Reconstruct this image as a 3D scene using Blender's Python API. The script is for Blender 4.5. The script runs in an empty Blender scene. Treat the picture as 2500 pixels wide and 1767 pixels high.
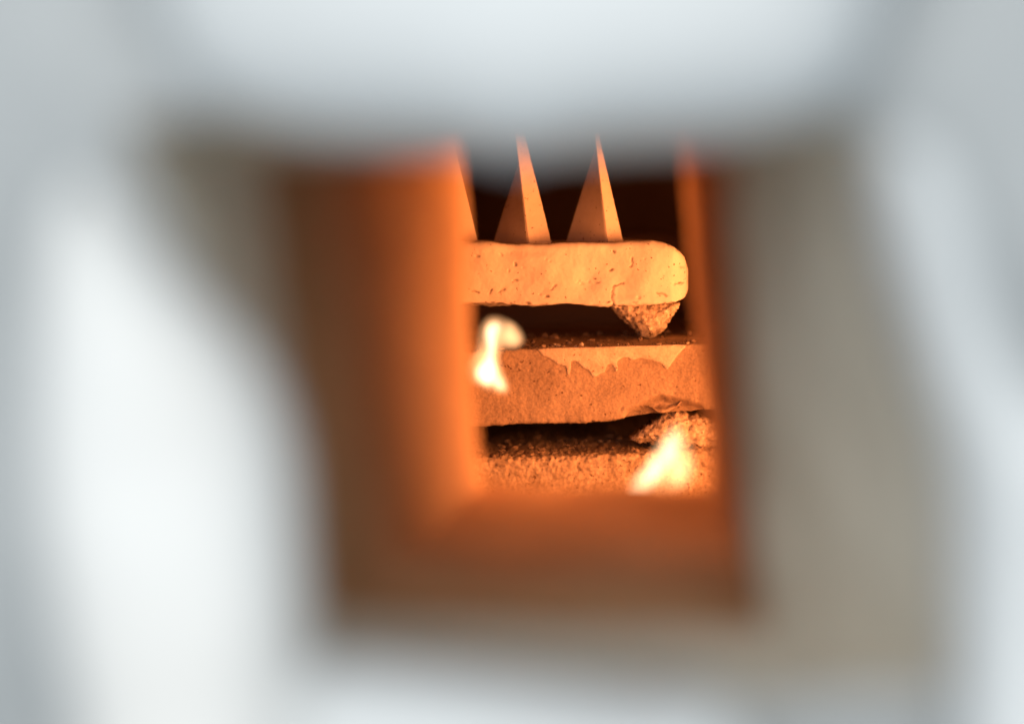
import bpy, bmesh, math, random
from mathutils import Vector, noise
random.seed(7)
scene = bpy.context.scene
C = scene.collection

# ------------------------------------------------------------------ camera, world, light, exposure
FPX = 8194.0            # focal length in photo pixels (118 mm on 36 mm, 2500 px wide)
ZC = 0.35               # camera height above the kiln's foot
HX, HY = 1250.0, 520.0  # vanishing point of the viewing direction in the photo
cam = bpy.data.cameras.new('camera')
cam.lens = 118.0; cam.sensor_width = 36.0
cam.shift_y = -(883.0 - HY) / 2500.0
cam.clip_start = 0.01; cam.clip_end = 100
cam.dof.use_dof = True; cam.dof.focus_distance = 0.998; cam.dof.aperture_fstop = 4.0
cam_o = bpy.data.objects.new('camera', cam); C.objects.link(cam_o)
cam_o.location = (0, 0, ZC); cam_o.rotation_euler = (math.radians(90), 0, 0)
scene.camera = cam_o

w = bpy.data.worlds.new('World'); scene.world = w; w.use_nodes = True
bg = w.node_tree.nodes['Background']
bg.inputs['Color'].default_value = (0.80, 0.92, 1.0, 1); bg.inputs['Strength'].default_value = 0.54

def area(name, loc, target, size, power, color, spread=180):
    l = bpy.data.lights.new(name, 'AREA'); l.shape = 'DISK'; l.size = size
    l.energy = power; l.color = color; l.spread = math.radians(spread)
    o = bpy.data.objects.new(name, l); C.objects.link(o); o.location = loc
    o.rotation_euler = (Vector(target) - Vector(loc)).to_track_quat('-Z', 'Y').to_euler()
    return o
# daylight from outside, ahead of the kiln, high and to the right
area('daylight', (-0.12, -1.0, ZC + 0.42), (0, 0.5, ZC), 1.1, 18.5, (1.0, 0.98, 0.94))
FIRE = (1.0, 0.31, 0.085)
# fire light inside the chamber: beside the shelves, below the spyhole, and overhead
area('fire_light', (0.20, 0.945, ZC - 0.045), (-0.01, 0.93, ZC - 0.04), 0.14, 0.92, FIRE)
area('fire_light', (0.16, 0.97, ZC - 0.04), (-0.015, 0.75, ZC - 0.04), 0.07, 0.055, FIRE, 50)
area('fire_light', (0.115, 0.84, ZC - 0.055), (0.01, 1.0, ZC - 0.035), 0.08, 0.62, FIRE)
area('fire_light', (-0.19, 0.93, ZC - 0.06), (0.05, 0.8, ZC - 0.04), 0.10, 0.10, FIRE, 60)
area('fire_light', (0.01, 0.935, ZC + 0.13), (0.015, 0.74, ZC - 0.066), 0.08, 0.05, FIRE, 70)

vs = scene.view_settings
vs.view_transform = 'Standard'; vs.look = 'None'; vs.exposure = 0; vs.gamma = 1; vs.use_curve_mapping = False
scene.render.engine = 'CYCLES'

# ------------------------------------------------------------------ helpers
def P(px, py, d):
    return Vector(((px - HX) / FPX * d, d, ZC + (HY - py) / FPX * d))
def X(px, d=1.0): return (px - HX) / FPX * d
def Z(py, d=1.0): return ZC + (HY - py) / FPX * d

def interp(pts, x):
    if x <= pts[0][0]: return pts[0][1]
    for (a, b), (c, d) in zip(pts, pts[1:]):
        if x <= c:
            t = (x - a) / (c - a) if c > a else 0
            return b + (d - b) * t
    return pts[-1][1]

def obj(name, bm, mat, parent=None, smooth=True):
    me = bpy.data.meshes.new(name)
    bmesh.ops.recalc_face_normals(bm, faces=bm.faces)
    if smooth:
        for f in bm.faces: f.smooth = True
    bm.to_mesh(me); bm.free()
    me.materials.append(mat)
    o = bpy.data.objects.new(name, me); C.objects.link(o)
    if parent: o.parent = parent
    return o
def tag(o, label=None, cat=None, group=None, kind=None):
    if label: o['label'] = label
    if cat: o['category'] = cat
    if group: o['group'] = group
    if kind: o['kind'] = kind
    return o
def empty(name, loc, label, cat, group=None):
    o = bpy.data.objects.new(name, None); C.objects.link(o)
    o.empty_display_size = 0.02
    o.location = loc; bpy.context.view_layer.update()
    return tag(o, label, cat, group)
def adopt(child, parent):
    child.parent = parent
    child.matrix_parent_inverse = parent.matrix_world.inverted()

def fbm(p, scale, octs=4, seed=0.0):
    v = 0; a = 1; tot = 0
    q = Vector((p[0] * scale + seed, p[1] * scale + seed * 1.7, p[2] * scale - seed))
    for _ in range(octs):
        v += a * noise.noise(q); tot += a; a *= 0.5; q = q * 2.03
    return v / tot

# ------------------------------------------------------------------ materials
def material(name, c1, c2, scale=120, rough=0.85, speck=None, speck_scale=900, speck_amt=0.12,
             bump=0.25, bump_scale=1500, fine=0.0, fine_scale=3000, spec=0.2):
    m = bpy.data.materials.new(name); m.use_nodes = True
    nt = m.node_tree; N = nt.nodes; L = nt.links
    b = N['Principled BSDF']
    b.inputs['Roughness'].default_value = rough
    b.inputs['Specular IOR Level'].default_value = spec
    tc = N.new('ShaderNodeTexCoord')
    n1 = N.new('ShaderNodeTexNoise'); n1.inputs['Scale'].default_value = scale; n1.inputs['Detail'].default_value = 6
    L.new(tc.outputs['Object'], n1.inputs['Vector'])
    r1 = N.new('ShaderNodeValToRGB')
    r1.color_ramp.elements[0].position = 0.32; r1.color_ramp.elements[0].color = (*c1, 1)
    r1.color_ramp.elements[1].position = 0.68; r1.color_ramp.elements[1].color = (*c2, 1)
    L.new(n1.outputs['Fac'], r1.inputs['Fac'])
    col = r1.outputs['Color']
    if fine:
        nf = N.new('ShaderNodeTexNoise'); nf.inputs['Scale'].default_value = fine_scale; nf.inputs['Detail'].default_value = 3
        L.new(tc.outputs['Object'], nf.inputs['Vector'])
        mr = N.new('ShaderNodeMapRange')
        mr.inputs['From Min'].default_value = 0.3; mr.inputs['From Max'].default_value = 0.7
        mr.inputs['To Min'].default_value = 1 - fine; mr.inputs['To Max'].default_value = 1 + fine * 0.6
        L.new(nf.outputs['Fac'], mr.inputs['Value'])
        mx = N.new('ShaderNodeMix'); mx.data_type = 'RGBA'; mx.blend_type = 'MULTIPLY'; mx.inputs['Factor'].default_value = 1
        L.new(col, mx.inputs['A']); L.new(mr.outputs['Result'], mx.inputs['B'])
        col = mx.outputs['Result']
    if speck:
        ns = N.new('ShaderNodeTexNoise'); ns.inputs['Scale'].default_value = speck_scale; ns.inputs['Detail'].default_value = 2
        L.new(tc.outputs['Object'], ns.inputs['Vector'])
        rs = N.new('ShaderNodeValToRGB')
        rs.color_ramp.elements[0].position = 0.62 - speck_amt * 0.3; rs.color_ramp.elements[0].color = (0, 0, 0, 1)
        rs.color_ramp.elements[1].position = 0.67 - speck_amt * 0.3; rs.color_ramp.elements[1].color = (1, 1, 1, 1)
        L.new(ns.outputs['Fac'], rs.inputs['Fac'])
        mx = N.new('ShaderNodeMix'); mx.data_type = 'RGBA'
        L.new(rs.outputs['Color'], mx.inputs['Factor']); L.new(col, mx.inputs['A'])
        mx.inputs['B'].default_value = (*speck, 1)
        col = mx.outputs['Result']
    L.new(col, b.inputs['Base Color'])
    nb = N.new('ShaderNodeTexNoise'); nb.inputs['Scale'].default_value = bump_scale; nb.inputs['Detail'].default_value = 5
    L.new(tc.outputs['Object'], nb.inputs['Vector'])
    bp = N.new('ShaderNodeBump'); bp.inputs['Strength'].default_value = bump; bp.inputs['Distance'].default_value = 0.0006
    L.new(nb.outputs['Fac'], bp.inputs['Height']); L.new(bp.outputs['Normal'], b.inputs['Normal'])
    return m

def fire_volume(name, color, strength):
    """glowing gas: emission only, streaked along the flame"""
    m = bpy.data.materials.new(name); m.use_nodes = True
    nt = m.node_tree; nt.nodes.clear()
    out = nt.nodes.new('ShaderNodeOutputMaterial'); em = nt.nodes.new('ShaderNodeEmission')
    em.inputs['Color'].default_value = (*color, 1)
    tc = nt.nodes.new('ShaderNodeTexCoord'); mp = nt.nodes.new('ShaderNodeMapping')
    mp.inputs['Rotation'].default_value = (0, math.radians(-35), 0); mp.inputs['Scale'].default_value = (1.0, 0.5, 0.35)
    nz = nt.nodes.new('ShaderNodeTexNoise'); nz.inputs['Scale'].default_value = 260; nz.inputs['Detail'].default_value = 2
    mr = nt.nodes.new('ShaderNodeMapRange')
    mr.inputs['From Min'].default_value = 0.34; mr.inputs['From Max'].default_value = 0.62
    mr.inputs['To Min'].default_value = strength * 0.25; mr.inputs['To Max'].default_value = strength * 1.6
    L = nt.links
    L.new(tc.outputs['Object'], mp.inputs['Vector']); L.new(mp.outputs['Vector'], nz.inputs['Vector'])
    L.new(nz.outputs['Fac'], mr.inputs['Value']); L.new(mr.outputs['Result'], em.inputs['Strength'])
    L.new(em.outputs['Emission'], out.inputs['Volume'])
    return m

M = {
 'plaque': material('pale_fireclay', (0.62, 0.51, 0.40), (0.74, 0.63, 0.51), 60, speck=(0.16, 0.08, 0.04), speck_scale=900, speck_amt=-0.24, bump=0.14, bump_scale=900, fine=0.05),
 'cone': material('cone_clay', (0.60, 0.48, 0.36), (0.68, 0.55, 0.42), 150, speck=(0.2, 0.1, 0.05), speck_scale=1000, speck_amt=-0.2, bump=0.15, fine=0.04),
 'shelf': material('worn_shelf_clay', (0.29, 0.20, 0.13), (0.40, 0.285, 0.19), 110, speck=(0.10, 0.05, 0.03), speck_scale=700, speck_amt=-0.22, bump=0.5, bump_scale=1300, fine=0.22, fine_scale=1600),
 'wash': material('kiln_wash', (0.46, 0.35, 0.25), (0.62, 0.50, 0.37), 330, speck=(0.22, 0.12, 0.07), speck_scale=1000, speck_amt=-0.16, bump=0.35, fine=0.12, fine_scale=1500),
 'crust': material('crusty_shelf_clay', (0.34, 0.24, 0.15), (0.50, 0.37, 0.255), 260, speck=(0.12, 0.06, 0.03), speck_scale=800, speck_amt=-0.06, bump=0.7, bump_scale=800, fine=0.35, fine_scale=1300),
 'wad': material('granular_wad_clay', (0.36, 0.26, 0.17), (0.74, 0.60, 0.45), 600, speck=(0.14, 0.08, 0.04), speck_scale=900, speck_amt=0.02, bump=0.7, bump_scale=900, fine=0.4, fine_scale=1000),
 'grit': material('dark_grit', (0.10, 0.06, 0.04), (0.32, 0.22, 0.14), 300, bump=0.5),
 'pale_crumb': material('pale_crumb', (0.5, 0.4, 0.28), (0.75, 0.62, 0.45), 500, bump=0.5),
 'lining': material('refractory_lining', (0.62, 0.57, 0.48), (0.75, 0.71, 0.62), 30, bump=0.5, bump_scale=300, fine=0.1, fine_scale=300),
 'plaster': material('white_plaster', (0.80, 0.79, 0.77), (0.87, 0.87, 0.86), 25, bump=0.4, bump_scale=250),
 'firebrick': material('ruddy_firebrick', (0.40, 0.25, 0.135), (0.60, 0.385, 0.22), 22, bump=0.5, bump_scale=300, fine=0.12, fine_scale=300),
 'plaster_pale': material('pale_plaster', (0.66, 0.68, 0.69), (0.76, 0.78, 0.79), 18, bump=0.4, bump_scale=250),
 'plaster_grey': material('greyish_plaster', (0.68, 0.70, 0.71), (0.80, 0.82, 0.83), 22, bump=0.4, bump_scale=250),
 'wall': material('grey_render', (0.38, 0.40, 0.41), (0.54, 0.56, 0.57), 14, bump=0.5, bump_scale=200),
 'chamber': material('darkened_firebrick', (0.10, 0.06, 0.04), (0.17, 0.105, 0.065), 25, bump=0.5, bump_scale=200),  # base colour lowered to deepen the shade in the chamber and the gap
}
M['flame'] = fire_volume('flame_gas', (1.0, 0.48, 0.20), 230)
M['core'] = fire_volume('flame_core_gas', (1.0, 0.70, 0.42), 400)

# ------------------------------------------------------------------ the kiln chamber (setting)
D_IN = 0.81             # inner face of the front wall
FLOOR = ZC - 0.0975     # chamber floor
HW, CEIL, D_BACK = 0.33, ZC + 0.22, 1.45
def box_bm(x0, x1, y0, y1, z0, z1, bev=0.002):
    bm = bmesh.new()
    bmesh.ops.create_cube(bm, size=1)
    for v in bm.verts:
        v.co = Vector(((x0 + x1) / 2 + v.co.x * (x1 - x0), (y0 + y1) / 2 + v.co.y * (y1 - y0), (z0 + z1) / 2 + v.co.z * (z1 - z0)))
    if bev: bmesh.ops.bevel(bm, geom=bm.edges[:], offset=bev, segments=1, affect='EDGES')
    return bm
T = 0.08
for nm, a in (('kiln_floor', (-HW, HW, D_IN - 0.002, D_BACK, 0.0, FLOOR)),
              ('kiln_ceiling', (-HW, HW, D_IN - 0.002, D_BACK, CEIL, CEIL + T)),
              ('kiln_back_wall', (-HW - T, HW + T, D_BACK - 0.002, D_BACK + T, 0, CEIL + T)),
              ('kiln_side_wall', (-HW - T, -HW + 0.002, D_IN - 0.002, D_BACK, 0, CEIL + T)),
              ('kiln_side_wall', (HW - 0.002, HW + T, D_IN - 0.002, D_BACK, 0, CEIL + T))):
    o = obj(nm, box_bm(*a), M['chamber'], smooth=False); tag(o, kind='structure')
    if 'wall' in nm:
        pass

# ------------------------------------------------------------------ front wall with the flared spyhole
wall = empty('kiln_wall', (0, 0.6, 0.0), 'pale grey rendered kiln wall with a flared square spyhole through it', 'kiln wall')
def resample(pts, n):
    # Catmull-Rom through pts, n samples, last point excluded
    out = []
    k = len(pts) - 1
    for i in range(n):
        t = i / n * k; j = min(int(t), k - 1); u = t - j
        p1, p2 = Vector(pts[j]), Vector(pts[j + 1])
        p0 = Vector(pts[j - 1]) if j > 0 else p1 * 2 - p2
        p3 = Vector(pts[j + 2]) if j + 2 <= k else p2 * 2 - p1
        out.append(0.5 * ((2 * p1) + (p2 - p0) * u + (2 * p0 - 5 * p1 + 4 * p2 - p3) * u * u + (3 * p1 - p0 - 3 * p2 + p3) * u ** 3))
    return out
NS = 44
def ring(top, right, bottom, left, d):
    r = []
    for s in (top, right, bottom, left): r += [P(p[0], p[1], d) for p in resample(s, NS)]
    return r
def rect_ring(x0, x1, z0, z1, d):
    r = []
    for a, b in (((x0, z1), (x1, z1)), ((x1, z1), (x1, z0)), ((x1, z0), (x0, z0)), ((x0, z0), (x0, z1))):
        for i in range(NS):
            t = i / NS
            r.append(Vector((a[0] + (b[0] - a[0]) * t, d, a[1] + (b[1] - a[1]) * t)))
    return r
back = dict(top=[(1118, 225), (1400, 222), (1648, 228)],
            right=[(1648, 228), (1676, 600), (1697, 800), (1720, 1000), (1733, 1190)],
            bottom=[(1733, 1190), (1640, 1192), (1550, 1180), (1400, 1189), (1290, 1184), (1182, 1182)],
            left=[(1182, 1182), (1167, 1060), (1149, 780), (1138, 500), (1118, 225)])
mid = dict(top=[(645, 400), (1200, 385), (1800, 380)],
           right=[(1800, 380), (1815, 800), (1842, 1200), (1868, 1535)],
           bottom=[(1868, 1535), (1500, 1530), (1100, 1515), (800, 1490)],
           left=[(800, 1490), (760, 1200), (705, 900), (645, 400)])
front = dict(top=[(300, 300), (1200, 260), (2110, 290)],
             right=[(2110, 290), (2200, 700), (2290, 1000), (2340, 1690)],
             bottom=[(2340, 1690), (1700, 1700), (1200, 1640), (740, 1610)],
             left=[(740, 1610), (660, 1200), (540, 850), (300, 300)])
def lerp_ring(a, b, t): return [p.lerp(q, t) for p, q in zip(a, b)]
rb, rm, rf = ring(**back, d=D_IN), ring(**mid, d=0.62), ring(**front, d=0.53)
rings = [rect_ring(-HW - T, HW + T, 0, CEIL + T, D_IN)]
grow = []
ctr = sum(rb, Vector()) / len(rb)
for k, (s, dy) in enumerate(((1.06, 0.0), (1.02, -0.0006), (1.0, -0.004))):
    rings.append([Vector((ctr.x + (p.x - ctr.x) * s, p.y + dy, ctr.z + (p.z - ctr.z) * s)) for p in rb])
for i in range(1, 14): rings.append(lerp_ring(rings[3], rm, i / 14))
rings.append(rm)
for i in range(1, 9): rings.append(lerp_ring(rm, rf, i / 9))
rings.append(rf)
cf = sum(rf, Vector()) / len(rf)
rings.append([Vector((cf.x + (p.x - cf.x) * 1.03, 0.526, cf.z + (p.z - cf.z) * 1.03)) for p in rf])
rings.append([Vector((cf.x + (p.x - cf.x) * 1.10, 0.530, cf.z + (p.z - cf.z) * 1.10)) for p in rf])
outer = rect_ring(-HW - T, HW + T, 0, CEIL + T, 0.545)
rings.append(lerp_ring(rings[-1], outer, 0.3)); rings.append(outer)
bm = bmesh.new()
vr = []
for k, r in enumerate(rings):
    row = []
    for p in r:
        q = p.copy()
        if 1 < k < len(rings) - 1:
            amp = 0.0011 if k < 6 else 0.0022
            q += Vector((fbm(p, 45, 3, 1.3), 0.6 * fbm(p, 45, 3, 5.1), fbm(p, 45, 3, 9.7))) * amp
        row.append(bm.verts.new(q))
    vr.append(row)
n = len(vr[0])
for a, b in zip(vr, vr[1:]):
    for i in range(n): bm.faces.new((a[i], a[(i + 1) % n], b[(i + 1) % n], b[i]))
for i in range(n):      # outer sides of the wall slab
    bm.faces.new((vr[0][i], vr[0][(i + 1) % n], vr[-1][(i + 1) % n], vr[-1][i]))
me_faces = len(bm.faces)
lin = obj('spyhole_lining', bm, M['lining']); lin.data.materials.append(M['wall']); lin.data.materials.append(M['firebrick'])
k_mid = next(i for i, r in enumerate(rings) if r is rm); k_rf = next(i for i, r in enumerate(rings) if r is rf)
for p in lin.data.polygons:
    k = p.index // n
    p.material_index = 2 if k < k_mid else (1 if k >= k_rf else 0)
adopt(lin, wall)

# plaster lumps standing proud round the mouth of the hole
def seg_near(p, a, b):
    ab = b - a; t = max(0, min(1, (p - a).dot(ab) / max(ab.length_squared, 1e-12)))
    return a + ab * t
def nearest(p, poly):
    best = None; bd = 1e9
    for a, b in zip(poly, poly[1:] + poly[:1]):
        q = seg_near(p, a, b); d = (q - p).length_squared
        if d < bd: bd, best = d, q
    return best, math.sqrt(bd)
def inside(p, poly):
    c = False; j = len(poly) - 1
    for i in range(len(poly)):
        a, b = poly[i], poly[j]
        if (a.y > p.y) != (b.y > p.y) and p.x < (b.x - a.x) * (p.y - a.y) / (b.y - a.y) + a.x: c = not c
        j = i
    return c
def smooth_poly(pts, per=5):
    pts = [Vector(p) for p in pts]; out = []; k = len(pts)
    for j in range(k):
        p0, p1, p2, p3 = pts[j - 1], pts[j], pts[(j + 1) % k], pts[(j + 2) % k]
        for i in range(per):
            u = i / per
            out.append(0.5 * ((2 * p1) + (p2 - p0) * u + (2 * p0 - 5 * p1 + 4 * p2 - p3) * u * u + (3 * p1 - p0 - 3 * p2 + p3) * u ** 3))
    return out
def pillow(px_pts, d, step, dome, rad, thick, rough=0.0, rscale=80, two_sided=False, seed=0.0, per=5):
    """a solid with the given outline, domed towards the camera; d = distance of its rear face plane"""
    poly = smooth_poly([Vector((X(a, d), Z(b, d))) for a, b in px_pts], per)
    x0 = min(p.x for p in poly) - step; x1 = max(p.x for p in poly) + step
    y0 = min(p.y for p in poly) - step; y1 = max(p.y for p in poly) + step
    nx, ny = int((x1 - x0) / step) + 1, int((y1 - y0) / step) + 1
    g = {}
    for i in range(nx + 1):
        for j in range(ny + 1):
            p = Vector((x0 + i * step, y0 + j * step)); q, dist = nearest(p, poly); ins = inside(p, poly)
            g[i, j] = (p if ins else q, dist if ins else 0.0, ins)
    bm = bmesh.new(); fv, bv = {}, {}
    def h(dist):
        t = min(dist / rad, 1.0)
        if two_sided: return math.sqrt(max(0, 1 - (1 - t) ** 2)) * (0.7 + 0.3 * t)
        return math.sqrt(max(0, 1 - (1 - t) ** 2))
    def vert(k, rear):
        st = bv if rear else fv
        if not two_sided or g[k][2]:
            pass
        if k in st: return st[k]
        p, dist, ins = g[k]
        if two_sided and not ins:
            if k in fv: return fv[k]
            v = bm.verts.new((p.x, d, p.y)); fv[k] = bv[k] = v; return v
        hh = h(dist) * dome
        y = d + hh if (rear and two_sided) else (d + thick if rear else d - hh)
        if rough and not rear:
            y += rough * fbm((p.x, 0, p.y), rscale, 4, seed)
        st[k] = bm.verts.new((p.x, y, p.y)); return st[k]
    cells = [(i, j) for i in range(nx) for j in range(ny) if any(g[a][2] for a in ((i, j), (i + 1, j), (i, j + 1), (i + 1, j + 1)))]
    for (i, j) in cells:
        ks = ((i, j), (i + 1, j), (i + 1, j + 1), (i, j + 1))
        bm.faces.new([vert(k, False) for k in ks])
        if two_sided:
            try: bm.faces.new([vert(k, True) for k in reversed(ks)])
            except ValueError: pass
    if not two_sided:
        cs = set(cells)
        for (i, j) in cells:
            ks = ((i, j), (i + 1, j), (i + 1, j + 1), (i, j + 1))
            bm.faces.new([vert(k, True) for k in reversed(ks)])
            for (a, b), nb in ((((i, j), (i + 1, j)), (i, j - 1)), (((i + 1, j), (i + 1, j + 1)), (i + 1, j)),
                               (((i + 1, j + 1), (i, j + 1)), (i, j + 1)), (((i, j + 1), (i, j)), (i - 1, j))):
                if nb not in cs:
                    bm.faces.new((vert(b, False), vert(a, False), vert(a, True), vert(b, True)))
    bmesh.ops.remove_doubles(bm, verts=bm.verts, dist=2e-6 if two_sided else step * 0.02)
    bmesh.ops.dissolve_degenerate(bm, dist=1e-6 if two_sided else step * 0.01, edges=bm.edges)
    return bm

lumps = [
 ('plaster_jamb', [(640, 2300), (740, 1850), (735, 1600), (718, 1350), (695, 1100), (640, 930), (535, 790), (405, 650), (290, 510), (200, 440), (130, 520), (85, 760), (80, 1150), (130, 1500), (190, 1850), (200, 2300)], 0.505, 0.0022, 0.016, 0.013, 0.03, 'plaster', 'white plaster jamb with a bright rounded face'),
 ('plaster_jamb', [(2140, 380), (2200, 330), (2300, 380), (2390, 560), (2440, 800), (2560, 960), (2800, 1000), (2800, 2300), (2360, 2300), (2345, 1600), (2325, 1150), (2250, 880), (2170, 620)], 0.515, 0.0022, 0.016, 0.012, 0.025, 'plaster_grey', 'greyish plaster jamb with a narrow upper tip'),
 ('plaster_lintel', [(380, -500), (400, 60), (470, 200), (620, 285), (820, 325), (1040, 335), (1160, 350), (1255, 378), (1350, 355), (1500, 338), (1750, 325), (1950, 285), (2080, 180), (2140, 0), (2160, -500)], 0.512, 0.0022, 0.024, 0.022, 0.03, 'plaster_pale', 'pale plaster lintel drooping at its middle'),
 ('plaster_sill', [(690, 2300), (700, 1690), (790, 1635), (1000, 1650), (1300, 1685), (1600, 1715), (1800, 1770), (1850, 2300)], 0.512, 0.0022, 0.014, 0.012, 0.03, 'plaster_grey', None),
]
for i, (nm, pts, d, step, dome, rad, th, mt, lab) in enumerate(lumps):
    o = obj(nm, pillow(pts, d, step, dome, rad, th, 0.003, 40, seed=i * 3.1), M[mt]); adopt(o, wall)
    if lab: o['label'] = lab

# ------------------------------------------------------------------ slabs (cone plaque and shelves)
def slab(x0, x1, nx, zt, zb, yf, yb, rt, rbm, nf, disp, nt=16, ncorner=6):
    bm = bmesh.new(); rows = []
    for i in range(nx + 1):
        t = i / nx; x = x0 + (x1 - x0) * t
        a, b, f = zt(x), zb(x), yf(x)
        r1 = min(rt, (a - b) * 0.48); r2 = min(rbm, (a - b) * 0.48)
        prof = []
        for k in range(nt): prof.append((yb + (f + r2 - yb) * (1 - (1 - k / nt) ** 2), b))
        for k in range(ncorner):
            an = k / ncorner * math.pi / 2
            prof.append((f + r2 - r2 * math.sin(an), b + r2 - r2 * math.cos(an)))
        for k in range(nf): prof.append((f, b + r2 + (a - r1 - b - r2) * k / nf))
        for k in range(ncorner):
            an = k / ncorner * math.pi / 2
            prof.append((f + r1 - r1 * math.cos(an), a - r1 + r1 * math.sin(an)))
        for k in range(nt + 1): prof.append((f + r1 + (yb - f - r1) * (k / nt) ** 2, a))
        rows.append([Vector((x, y, z)) for y, z in prof])
    vs_ = [[bm.verts.new(p) for p in r] for r in rows]
    m = len(rows[0])
    for a, b in zip(vs_, vs_[1:]):
        for k in range(m): bm.faces.new((a[k], a[(k + 1) % m], b[(k + 1) % m], b[k]))
    bm.faces.new(vs_[0][::-1]); bm.faces.new(vs_[-1])
    bmesh.ops.triangulate(bm, faces=[f for f in bm.faces if len(f.verts) > 4])
    bmesh.ops.recalc_face_normals(bm, faces=bm.faces); bm.normal_update()
    mv = [(v, v.normal * disp(v.co)) for v in bm.verts]
    for v, o in mv: v.co += o
    return bm

def crack_depth(p, lines, width):
    """p=(x,z); lines = polylines in metres"""
    best = 1e9
    q = Vector((p.x, p.z))
    for ln in lines:
        for a, b in zip(ln, ln[1:]):
            s = seg_near(q, a, b); d = (s - q).length
            if d < best: best = d
    return max(0.0, 1 - best / width)
def pxl(pts, d=1.0): return [Vector((X(a, d), Z(b, d))) for a, b in pts]

# --- the cone plaque
ptop = [(930, 590), (1114, 591), (1200, 592), (1260, 596), (1300, 596), (1360, 592), (1420, 590), (1500, 589), (1540, 588), (1590, 589), (1622, 594), (1645, 603), (1662, 615), (1674, 626), (1680, 642), (1684, 660)]
pbot = [(930, 741), (1130, 742), (1270, 745), (1400, 743), (1482, 746), (1497, 741), (1560, 744), (1600, 741), (1630, 742), (1655, 738), (1668, 734), (1676, 728), (1681, 718), (1684, 706)]
pl_cracks = [pxl(c) for c in (
 [(1497, 742), (1493, 728), (1496, 716), (1497, 702), (1500, 696), (1512, 694), (1524, 689)],
 [(1152, 710), (1162, 712), (1169, 714)], [(1196, 716), (1198, 709), (1200, 705)], [(1218, 714), (1224, 708), (1232, 705)],
 [(1345, 706), (1352, 700), (1357, 695)], [(1333, 723), (1340, 722)], [(1162, 624), (1170, 626)],
 [(1603, 714), (1615, 716), (1626, 722)], [(1650, 693), (1662, 690), (1670, 692)], [(1497, 613), (1500, 616)], [(1664, 651), (1672, 655)],
 [(1540, 650), (1543, 640), (1544, 630)], [(1256, 640), (1259, 648)], [(1254, 683), (1262, 683)], [(1488, 660), (1496, 656)], [(1455, 690), (1462, 688)])]
dents = [(1440, 690, 30, 24, 0.0011), (1330, 650, 40, 40, -0.0005), (1370, 715, 50, 16, -0.0006), (1590, 660, 50, 60, -0.0012), (1235, 640, 40, 40, 0.0006),
         (1525, 700, 30, 30, 0.0005), (1405, 625, 60, 20, 0.0006), (1655, 690, 18, 14, 0.0006), (1480, 640, 30, 50, 0.0004), (1290, 610, 60, 14, 0.0009), (1560, 735, 60, 12, -0.0007)]
def pl_disp(p):
    d = 0.0017 * fbm(p, 50, 3, 2.2) + 0.00026 * fbm(p, 260, 3, 4.4) + 0.00006 * fbm(p, 1200, 2, 8.8)
    if p.y < 1.006:
        d -= 0.0007 * crack_depth(p + Vector((0.0006 * fbm(p, 700, 2, 50), 0, 0.0006 * fbm(p, 700, 2, 60))), pl_cracks, 0.00038) * (0.5 + max(0, fbm(p, 500, 2, 70) + 0.3))
        for (a, b, w_, h_, s) in dents:
            u = (p.x - X(a)) / (w_ / FPX); v = (p.z - Z(b)) / (h_ / FPX)
            if u * u + v * v < 6: d -= s * math.exp(-(u * u + v * v))
        pit = fbm(p, 520, 2, 31.0)
        if pit > 0.5: d -= 0.0010 * (pit - 0.5) / 0.2
    # ragged lower lip
    if p.z < Z(738): d += 0.0005 * fbm(p, 400, 3, 12)
    return d
def pl_yf(x):
    e = X(1684) - x
    return 1.0 + (0.006 * (1 - min(e / 0.006, 1)) ** 2)
plaque = obj('cone_plaque', slab(X(930), X(1684), 300, lambda x: Z(interp(ptop, x * FPX + HX)), lambda x: Z(interp(pbot, x * FPX + HX)),
            pl_yf, 1.045, 0.0022, 0.0008, 60, pl_disp), M['plaque'])
shade_dirt = plaque.data.attributes.new('crack_shade_dirt', 'FLOAT', 'POINT')  # dark colour paints the shade in the cracks, plus dirt specks along the lower lip
for i, v in enumerate(plaque.data.vertices):
    p = v.co; a = 0.0
    if p.y < 1.006:
        q = p + Vector((0.0006 * fbm(p, 700, 2, 50), 0, 0.0006 * fbm(p, 700, 2, 60)))
        a = crack_depth(q, pl_cracks, 0.00042) * (0.35 + 1.4 * max(0, fbm(p, 420, 2, 70) + 0.25))
        if p.z < Z(735): a = max(a, 2.2 * (fbm(p, 620, 2, 91) - 0.22))
    shade_dirt.data[i].value = max(0.0, min(1.0, a))
nt = M['plaque'].node_tree; pb = nt.nodes['Principled BSDF']
src = pb.inputs['Base Color'].links[0].from_socket
at = nt.nodes.new('ShaderNodeAttribute'); at.attribute_name = 'crack_shade_dirt'
mx = nt.nodes.new('ShaderNodeMix'); mx.data_type = 'RGBA'; mx.inputs['B'].default_value = (0.10, 0.05, 0.025, 1)
nt.links.new(at.outputs['Fac'], mx.inputs['Factor']); nt.links.new(src, mx.inputs['A']); nt.links.new(mx.outputs['Result'], pb.inputs['Base Color'])
tag(plaque, 'thick hand-shaped pale clay slab that the three pointed cones stand in', 'clay slab')

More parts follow.
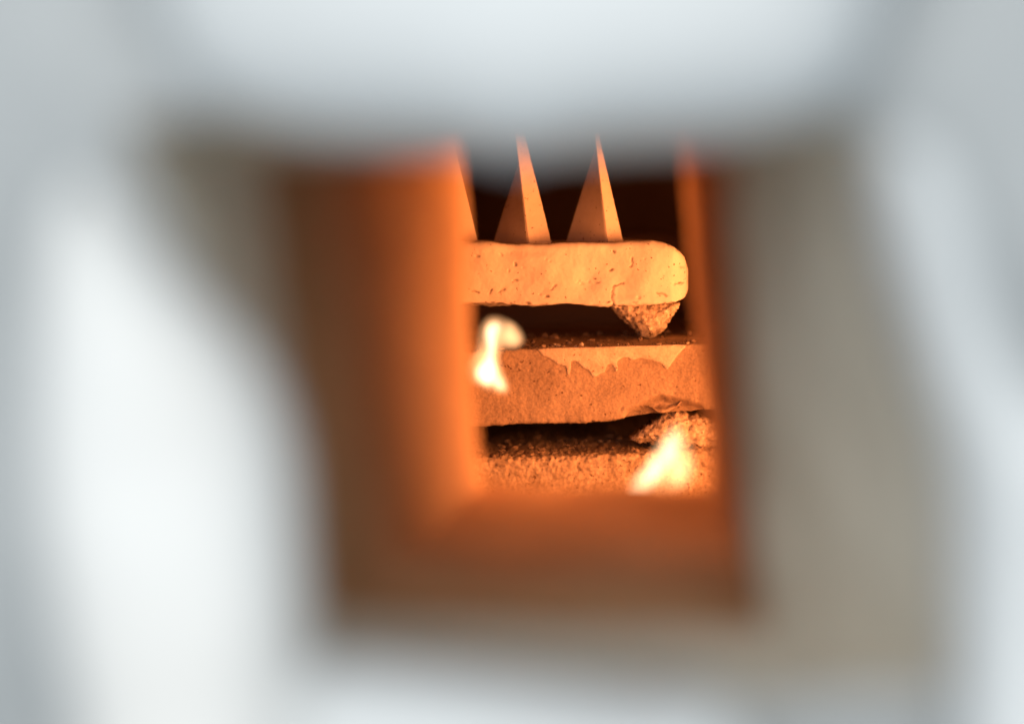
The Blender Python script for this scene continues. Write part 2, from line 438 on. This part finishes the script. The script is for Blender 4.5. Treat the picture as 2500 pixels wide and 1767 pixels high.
# --- pyrometric cones
def cone(name, levels, label):
    """levels: rows of three (px, py, d) from foot to tip: left rear edge, ridge, right edge"""
    bm = bmesh.new(); rings_ = []
    sub = []
    for a, b, n_ in zip(levels, levels[1:], (26, 26)):
        for i in range(n_): sub.append([P(*a[k]).lerp(P(*b[k]), i / n_) for k in range(3)])
    sub.append([P(*q) for q in levels[-1]])
    for tri in sub:
        row = []
        for k in range(3):
            a, b = tri[k], tri[(k + 1) % 3]
            c = (tri[0] + tri[1] + tri[2]) / 3
            for s in (0.04, 0.25, 0.5, 0.75, 0.96):
                p = a.lerp(b, s)
                p += (p - c).normalized() * (0.00010 * fbm(p, 700, 3, 3.0))
                row.append(bm.verts.new(p))
        rings_.append(row)
    m = len(rings_[0])
    for a, b in zip(rings_, rings_[1:]):
        for i in range(m): bm.faces.new((a[i], a[(i + 1) % m], b[(i + 1) % m], b[i]))
    bm.faces.new(rings_[0][::-1]); bm.faces.new(rings_[-1])
    o = obj(name, bm, M['cone'], smooth=False)
    return tag(o, label, 'cone', 'pyrometric cones in the plaque')
def cone_at(s, wide, label):
    # s: sideways shift in photo pixels of the middle cone's outline
    if wide:
        L0, R0, Q0 = 1200, 1290, 1349; sl, sr, sq = 0.335, 0.121, 0.252; ym, yt = 400, 185
    else:
        L0, R0, Q0 = 1377, 1483, 1524; sl, sr, sq = 0.325, 0.116, 0.234; ym, yt = 360, 245
    f = lambda x, k, y: x + k * (594 - y)
    yb_ = 616
    lv = []
    for y, dd in ((yb_, 0.0), (ym, 0.003), (yt, 0.008)):
        r_, q_ = f(R0, -sr, y), f(Q0, -sq, y)
        l_ = f(L0, sl, y) if y != yt else (r_ + q_) / 2 + 1
        if q_ < r_ + 4: q_ = r_ + 4
        k = 1 - (yb_ - y) / 460
        lv.append([(l_ + s, y, 1.007 + dd + 0.015 * max(k, 0.1)), (r_ + s, y, 1.007 + dd), (q_ + s, y, 1.007 + dd + 0.004 * max(k, 0.1))])
    return cone('pyrometric_cone', lv, label)
cone_at(0, True, 'pointed clay cone standing between two others in the plaque')
cone_at(0, False, 'slimmest pointed clay cone, next to the rounded end of the plaque')
cone_at(-179, True, 'pointed clay cone next to the bright orange inner edge of the spyhole')

# --- dim slab behind the plaque, its shade deepened by the dark chamber colour
b2 = slab(X(960, 1.13), X(1700, 1.13), 60, lambda x: Z(interp([(900, 586), (1180, 584), (1300, 582), (1520, 571), (1600, 566), (1650, 572), (1690, 585), (1705, 600)], x / 1.13 * FPX + HX), 1.13),
          lambda x: Z(838, 1.13), lambda x: 1.13, 1.19, 0.004, 0.002, 20, lambda p: 0.0012 * fbm(p, 70, 3, 6.6))
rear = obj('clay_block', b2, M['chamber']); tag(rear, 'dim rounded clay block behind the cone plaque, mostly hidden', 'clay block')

# --- middle shelf
s2top = [(1000, 862), (1150, 858), (1240, 854), (1320, 850), (1400, 848), (1500, 845), (1600, 842), (1720, 838), (1900, 836), (2100, 836)]
s2bot = [(1000, 1044), (1150, 1040), (1250, 1037), (1320, 1035), (1440, 1031), (1510, 1026), (1550, 1018), (1590, 1011), (1640, 1006), (1720, 1000), (1900, 1000), (2100, 1000)]
D2 = 0.988
gouge = pxl([(1545, 1014), (1580, 1000), (1600, 990), (1615, 982), (1650, 992), (1700, 1004)], D2)
def s2_disp(p):
    d = 0.0006 * fbm(p, 60, 3, 1.1) + 0.0002 * fbm(p, 350, 3, 7.7) + 0.00022 * fbm(p, 1000, 2, 5.5)
    if p.y < D2 + 0.004:
        q = fbm(p, 480, 2, 17.0)
        if q > 0.48: d -= 0.0012 * (q - 0.48) / 0.2
        gq = crack_depth(p + Vector((0.0008 * fbm(p, 300, 3, 51), 0, 0.0008 * fbm(p, 300, 3, 61))), [gouge], 0.0030)
        gq = gq * gq * (3 - 2 * gq); d -= 0.0042 * gq - 0.0012 * gq * fbm(p, 450, 3, 33)
    else:
        d += 0.0006 * fbm(p, 220, 3, 21)
    if p.z < Z(1020, D2): d += 0.0005 * fbm(p, 420, 3, 2)
    return d
shelf2 = slab(X(960, D2), X(2150, D2), 330, lambda x: Z(interp(s2top, x / D2 * FPX + HX), D2), lambda x: Z(interp(s2bot, x / D2 * FPX + HX), D2),
              lambda x: D2, 1.22, 0.0008, 0.0012, 64, s2_disp, nt=40)
for v in shelf2.verts:      # shelf sags forward a little
    if v.co.z > Z(920, D2): v.co.z += 0.0016 * max(0, min(1, (v.co.y - D2 - 0.002) / 0.03))
shelf2_o = obj('kiln_shelf', shelf2, M['shelf'])
tag(shelf2_o, 'worn clay kiln shelf with a pale patch of wash dripping down its edge', 'kiln shelf', 'stacked kiln shelves')

# wash patch on its edge: a thin layer with a ragged lower edge
wash_px = [(1316, 851), (1380, 849), (1450, 847), (1520, 845), (1600, 843), (1672, 841), (1664, 856), (1655, 866), (1648, 876), (1640, 886), (1629, 900), (1622, 894), (1616, 887),
           (1600, 882), (1578, 877), (1560, 874), (1545, 877), (1528, 870), (1512, 876), (1505, 884), (1509, 898), (1504, 908), (1498, 894), (1488, 887), (1480, 893), (1476, 906), (1464, 913), (1450, 919),
           (1440, 906), (1431, 900), (1420, 893), (1410, 884), (1399, 880), (1389, 884), (1394, 894), (1390, 914), (1386, 913), (1383, 896), (1374, 891), (1362, 888), (1350, 880), (1338, 872), (1326, 866), (1318, 858)]
wash_px = [(a + 4 * fbm((a, b, 0), 0.11, 2, 3), b + (4 if b > 852 else 2.5) * fbm((a, b, 0), 0.13, 2, 8)) for a, b in wash_px]
bw = pillow(wash_px, D2 - 0.0001, 0.0006, 0.00012, 0.0008, 0.0022, 0.00005, 500, per=3)
for v in bw.verts:
    if v.co.y < D2 + 0.0005: v.co.y += -0.00022 - 0.0006 * fbm(v.co, 60, 3, 1.1)
wash_o = obj('kiln_wash_patch', bw, M['wash']); adopt(wash_o, shelf2_o); wash_o['label'] = 'smooth pale patch of kiln wash with ragged drips'

# --- lower shelf
D3 = 0.985
s3top = [(1000, 1122), (1180, 1117), (1300, 1113), (1400, 1113), (1500, 1107), (1600, 1103), (1750, 1098), (2100, 1092)]
def s3_disp(p):
    d = 0.0008 * fbm(p, 70, 3, 11.1) + 0.00022 * fbm(p, 1000, 2, 6.5)
    up = max(0, min(1, (p.z - Z(1172, D3)) / 0.005))
    d += (0.0002 + 0.0006 * up) * (fbm(p, 520, 4, 3.7) + fbm(p, 1100, 3, 13.7))
    if p.y < D3 + 0.004:
        q = fbm(p, 480, 2, 77.0)
        if q > 0.35: d -= (0.0004 + 0.0012 * up) * (q - 0.35) / 0.2
    return d
sh3 = slab(X(960, D3), X(2150, D3), 330, lambda x: Z(interp(s3top, x / D3 * FPX + HX), D3), lambda x: FLOOR + 0.0004,
           lambda x: D3, 1.22, 0.0022, 0.001, 64, s3_disp, nt=40)
for v in sh3.verts:
    v.co.z = max(v.co.z, FLOOR + 0.0002)
    if v.co.z > Z(1150, D3): v.co.z += 0.0013 * max(0, min(1, (v.co.y - D3 - 0.002) / 0.03))
shelf3_o = obj('kiln_shelf', sh3, M['crust'])
tag(shelf3_o, 'rough crusted kiln shelf at the bottom of the stack', 'kiln shelf', 'stacked kiln shelves')

def top_z(tops, D, lift, x, y):
    return Z(interp(tops, x / D * FPX + HX), D) + lift * max(0, min(1, (y - D - 0.002) / 0.03))
# --- added block, unseen behind the spyhole's edge, keeps fire light out of the gap
pb = slab(X(1835), X(1990), 16, lambda x: Z(380), lambda x: top_z(s2top, D2, 0.0016, x, 1.05) - 0.0006, lambda x: 1.008, 1.21, 0.003, 0.002, 30, lambda p: 0.0007 * fbm(p, 90, 3, 9.1))
tag(obj('shade_block', pb, M['shelf']), 'added unseen block on the middle shelf, shading the gap under the cone plaque', 'light blocker')

# --- wads (lumps of clay that keep the slabs apart)
def wad(px_pts, d, dome, rad, rough, seed, label, per=4):
    bm = pillow(px_pts, d, 0.0005, dome, rad, 0.010, 0, 100, per=per)
    bmesh.ops.recalc_face_normals(bm, faces=bm.faces); bm.normal_update()
    mv = []
    for v in bm.verts:
        p = v.co
        a = rough * (0.5 * fbm(p, 160, 3, seed) + 0.7 * fbm(p, 520, 3, seed + 3) + 0.35 * fbm(p, 1300, 2, seed + 9))
        q = fbm(p, 600, 2, seed + 40)
        if q > 0.25: a -= rough * 1.2 * (q - 0.25) / 0.2
        mv.append((v, v.normal * a))
    for v, o_ in mv: v.co += o_
    o = obj('clay_wad', bm, M['wad']); return tag(o, label, 'clay wad', 'clay wads between the slabs')
wad([(1482, 741), (1498, 735), (1560, 737), (1620, 735), (1656, 741), (1651, 757), (1640, 778), (1624, 797), (1608, 815), (1592, 826), (1574, 824), (1552, 812), (1534, 795), (1516, 777), (1500, 759)],
    1.012, 0.0095, 0.013, 0.0017, 2.0, 'grainy clay wad tapering downward beneath the cone plaque')
wad([(1541, 1074), (1552, 1058), (1566, 1046), (1582, 1034), (1602, 1022), (1622, 1012), (1642, 1004), (1664, 1005), (1690, 1012), (1716, 1018), (1745, 1028), (1790, 1050), (1800, 1098), (1740, 1104), (1690, 1108), (1640, 1098), (1600, 1086), (1570, 1079)],
    0.996, 0.010, 0.013, 0.0019, 14.0, 'crumbly flattened clay wad lying on the lower shelf')

# --- grit on the shelves
def crumbs(name, spots, mat, label):
    bm = bmesh.new()
    for (x, y, z, s) in spots:
        r = bmesh.ops.create_icosphere(bm, subdivisions=1, radius=s)
        sx, sy, sz = random.uniform(0.7, 1.5), random.uniform(0.7, 1.3), random.uniform(0.45, 0.9)
        an = random.uniform(0, 6.28); ca, sa = math.cos(an), math.sin(an)
        for v in r['verts']:
            p = v.co * random.uniform(0.75, 1.2)
            p = Vector((p.x * sx, p.y * sy, p.z * sz)); p = Vector((p.x * ca - p.y * sa, p.x * sa + p.y * ca, p.z))
            v.co = p + Vector((x, y, z + s * sz * 0.5))
    o = obj(name, bm, M[mat], smooth=False); return tag(o, label, 'grit', kind='stuff')
sp = []; sp3 = []; pale = []
for i in range(230):
    x = random.uniform(-0.012, 0.062); y = D2 + 0.0015 + 0.06 * random.random() ** 1.6
    sp.append((x, y, top_z(s2top, D2, 0.0016, x, y), random.choice((0.0002, 0.0003, 0.0003, 0.0004, 0.0006, 0.0011))))
    x = random.uniform(-0.012, 0.062); y = D3 + 0.002 + 0.06 * random.random() ** 1.6
    sp3.append((x, y, top_z(s3top, D3, 0.0013, x, y), random.choice((0.0002, 0.0003, 0.0003, 0.0004, 0.0006, 0.001))))
for px, s in ((1356, 0.0010), (1363, 0.0012), (1349, 0.0005), (1408, 0.0007), (1421, 0.0008), (1510, 0.0004), (1680, 0.0006)):
    x = X(px, D2); y = D2 + 0.002 + random.random() * 0.004
    pale.append((x, y, top_z(s2top, D2, 0.0016, x, y), s))
crumbs('shelf_grit', sp, 'grit', 'dark grit scattered on the shelf under the cone plaque')
crumbs('shelf_grit', sp3, 'grit', 'dark grit scattered on the rough bottom shelf')
crumbs('clay_crumbs', pale, 'pale_crumb', 'pale clay crumbs along the top edge of the middle shelf')

# ------------------------------------------------------------------ flames
def flame(outline, core, d, dome, rad, cdome, crad, label):
    o = obj('flame', pillow(outline, d, 0.0008, dome, rad, 0, two_sided=True, per=5), M['flame'])
    tag(o, label, 'flame', 'flames in front of the shelves')
    c = obj('flame_core', pillow(core, d, 0.0006, cdome, crad, 0, two_sided=True, per=5), M['core']); adopt(c, o)
    return o
flame([(1140, 890), (1150, 930), (1185, 950), (1236, 962), (1243, 940), (1228, 905), (1220, 872), (1232, 850), (1262, 848), (1282, 830), (1266, 798), (1236, 778), (1204, 770), (1178, 784), (1168, 812), (1166, 840), (1160, 862)],
      [(1158, 905), (1166, 930), (1196, 943), (1230, 953), (1232, 938), (1216, 908), (1206, 872), (1210, 845), (1218, 815), (1228, 796), (1210, 784), (1190, 794), (1182, 820), (1186, 850), (1184, 872), (1168, 890)],
      0.915, 0.0040, 0.0050, 0.0030, 0.0042, 'curling yellow flame licking the middle shelf')
flame([(1516, 1202), (1548, 1164), (1586, 1112), (1618, 1066), (1652, 1026), (1672, 1056), (1688, 1096), (1698, 1140), (1690, 1176), (1660, 1194), (1610, 1204), (1560, 1208)],
      [(1526, 1200), (1558, 1160), (1596, 1108), (1628, 1066), (1652, 1040), (1662, 1072), (1656, 1104), (1634, 1134), (1612, 1168), (1588, 1192), (1556, 1204)],
      0.862, 0.0038, 0.0065, 0.0028, 0.0055, 'slanting pale yellow flame in front of the crumbly wad')
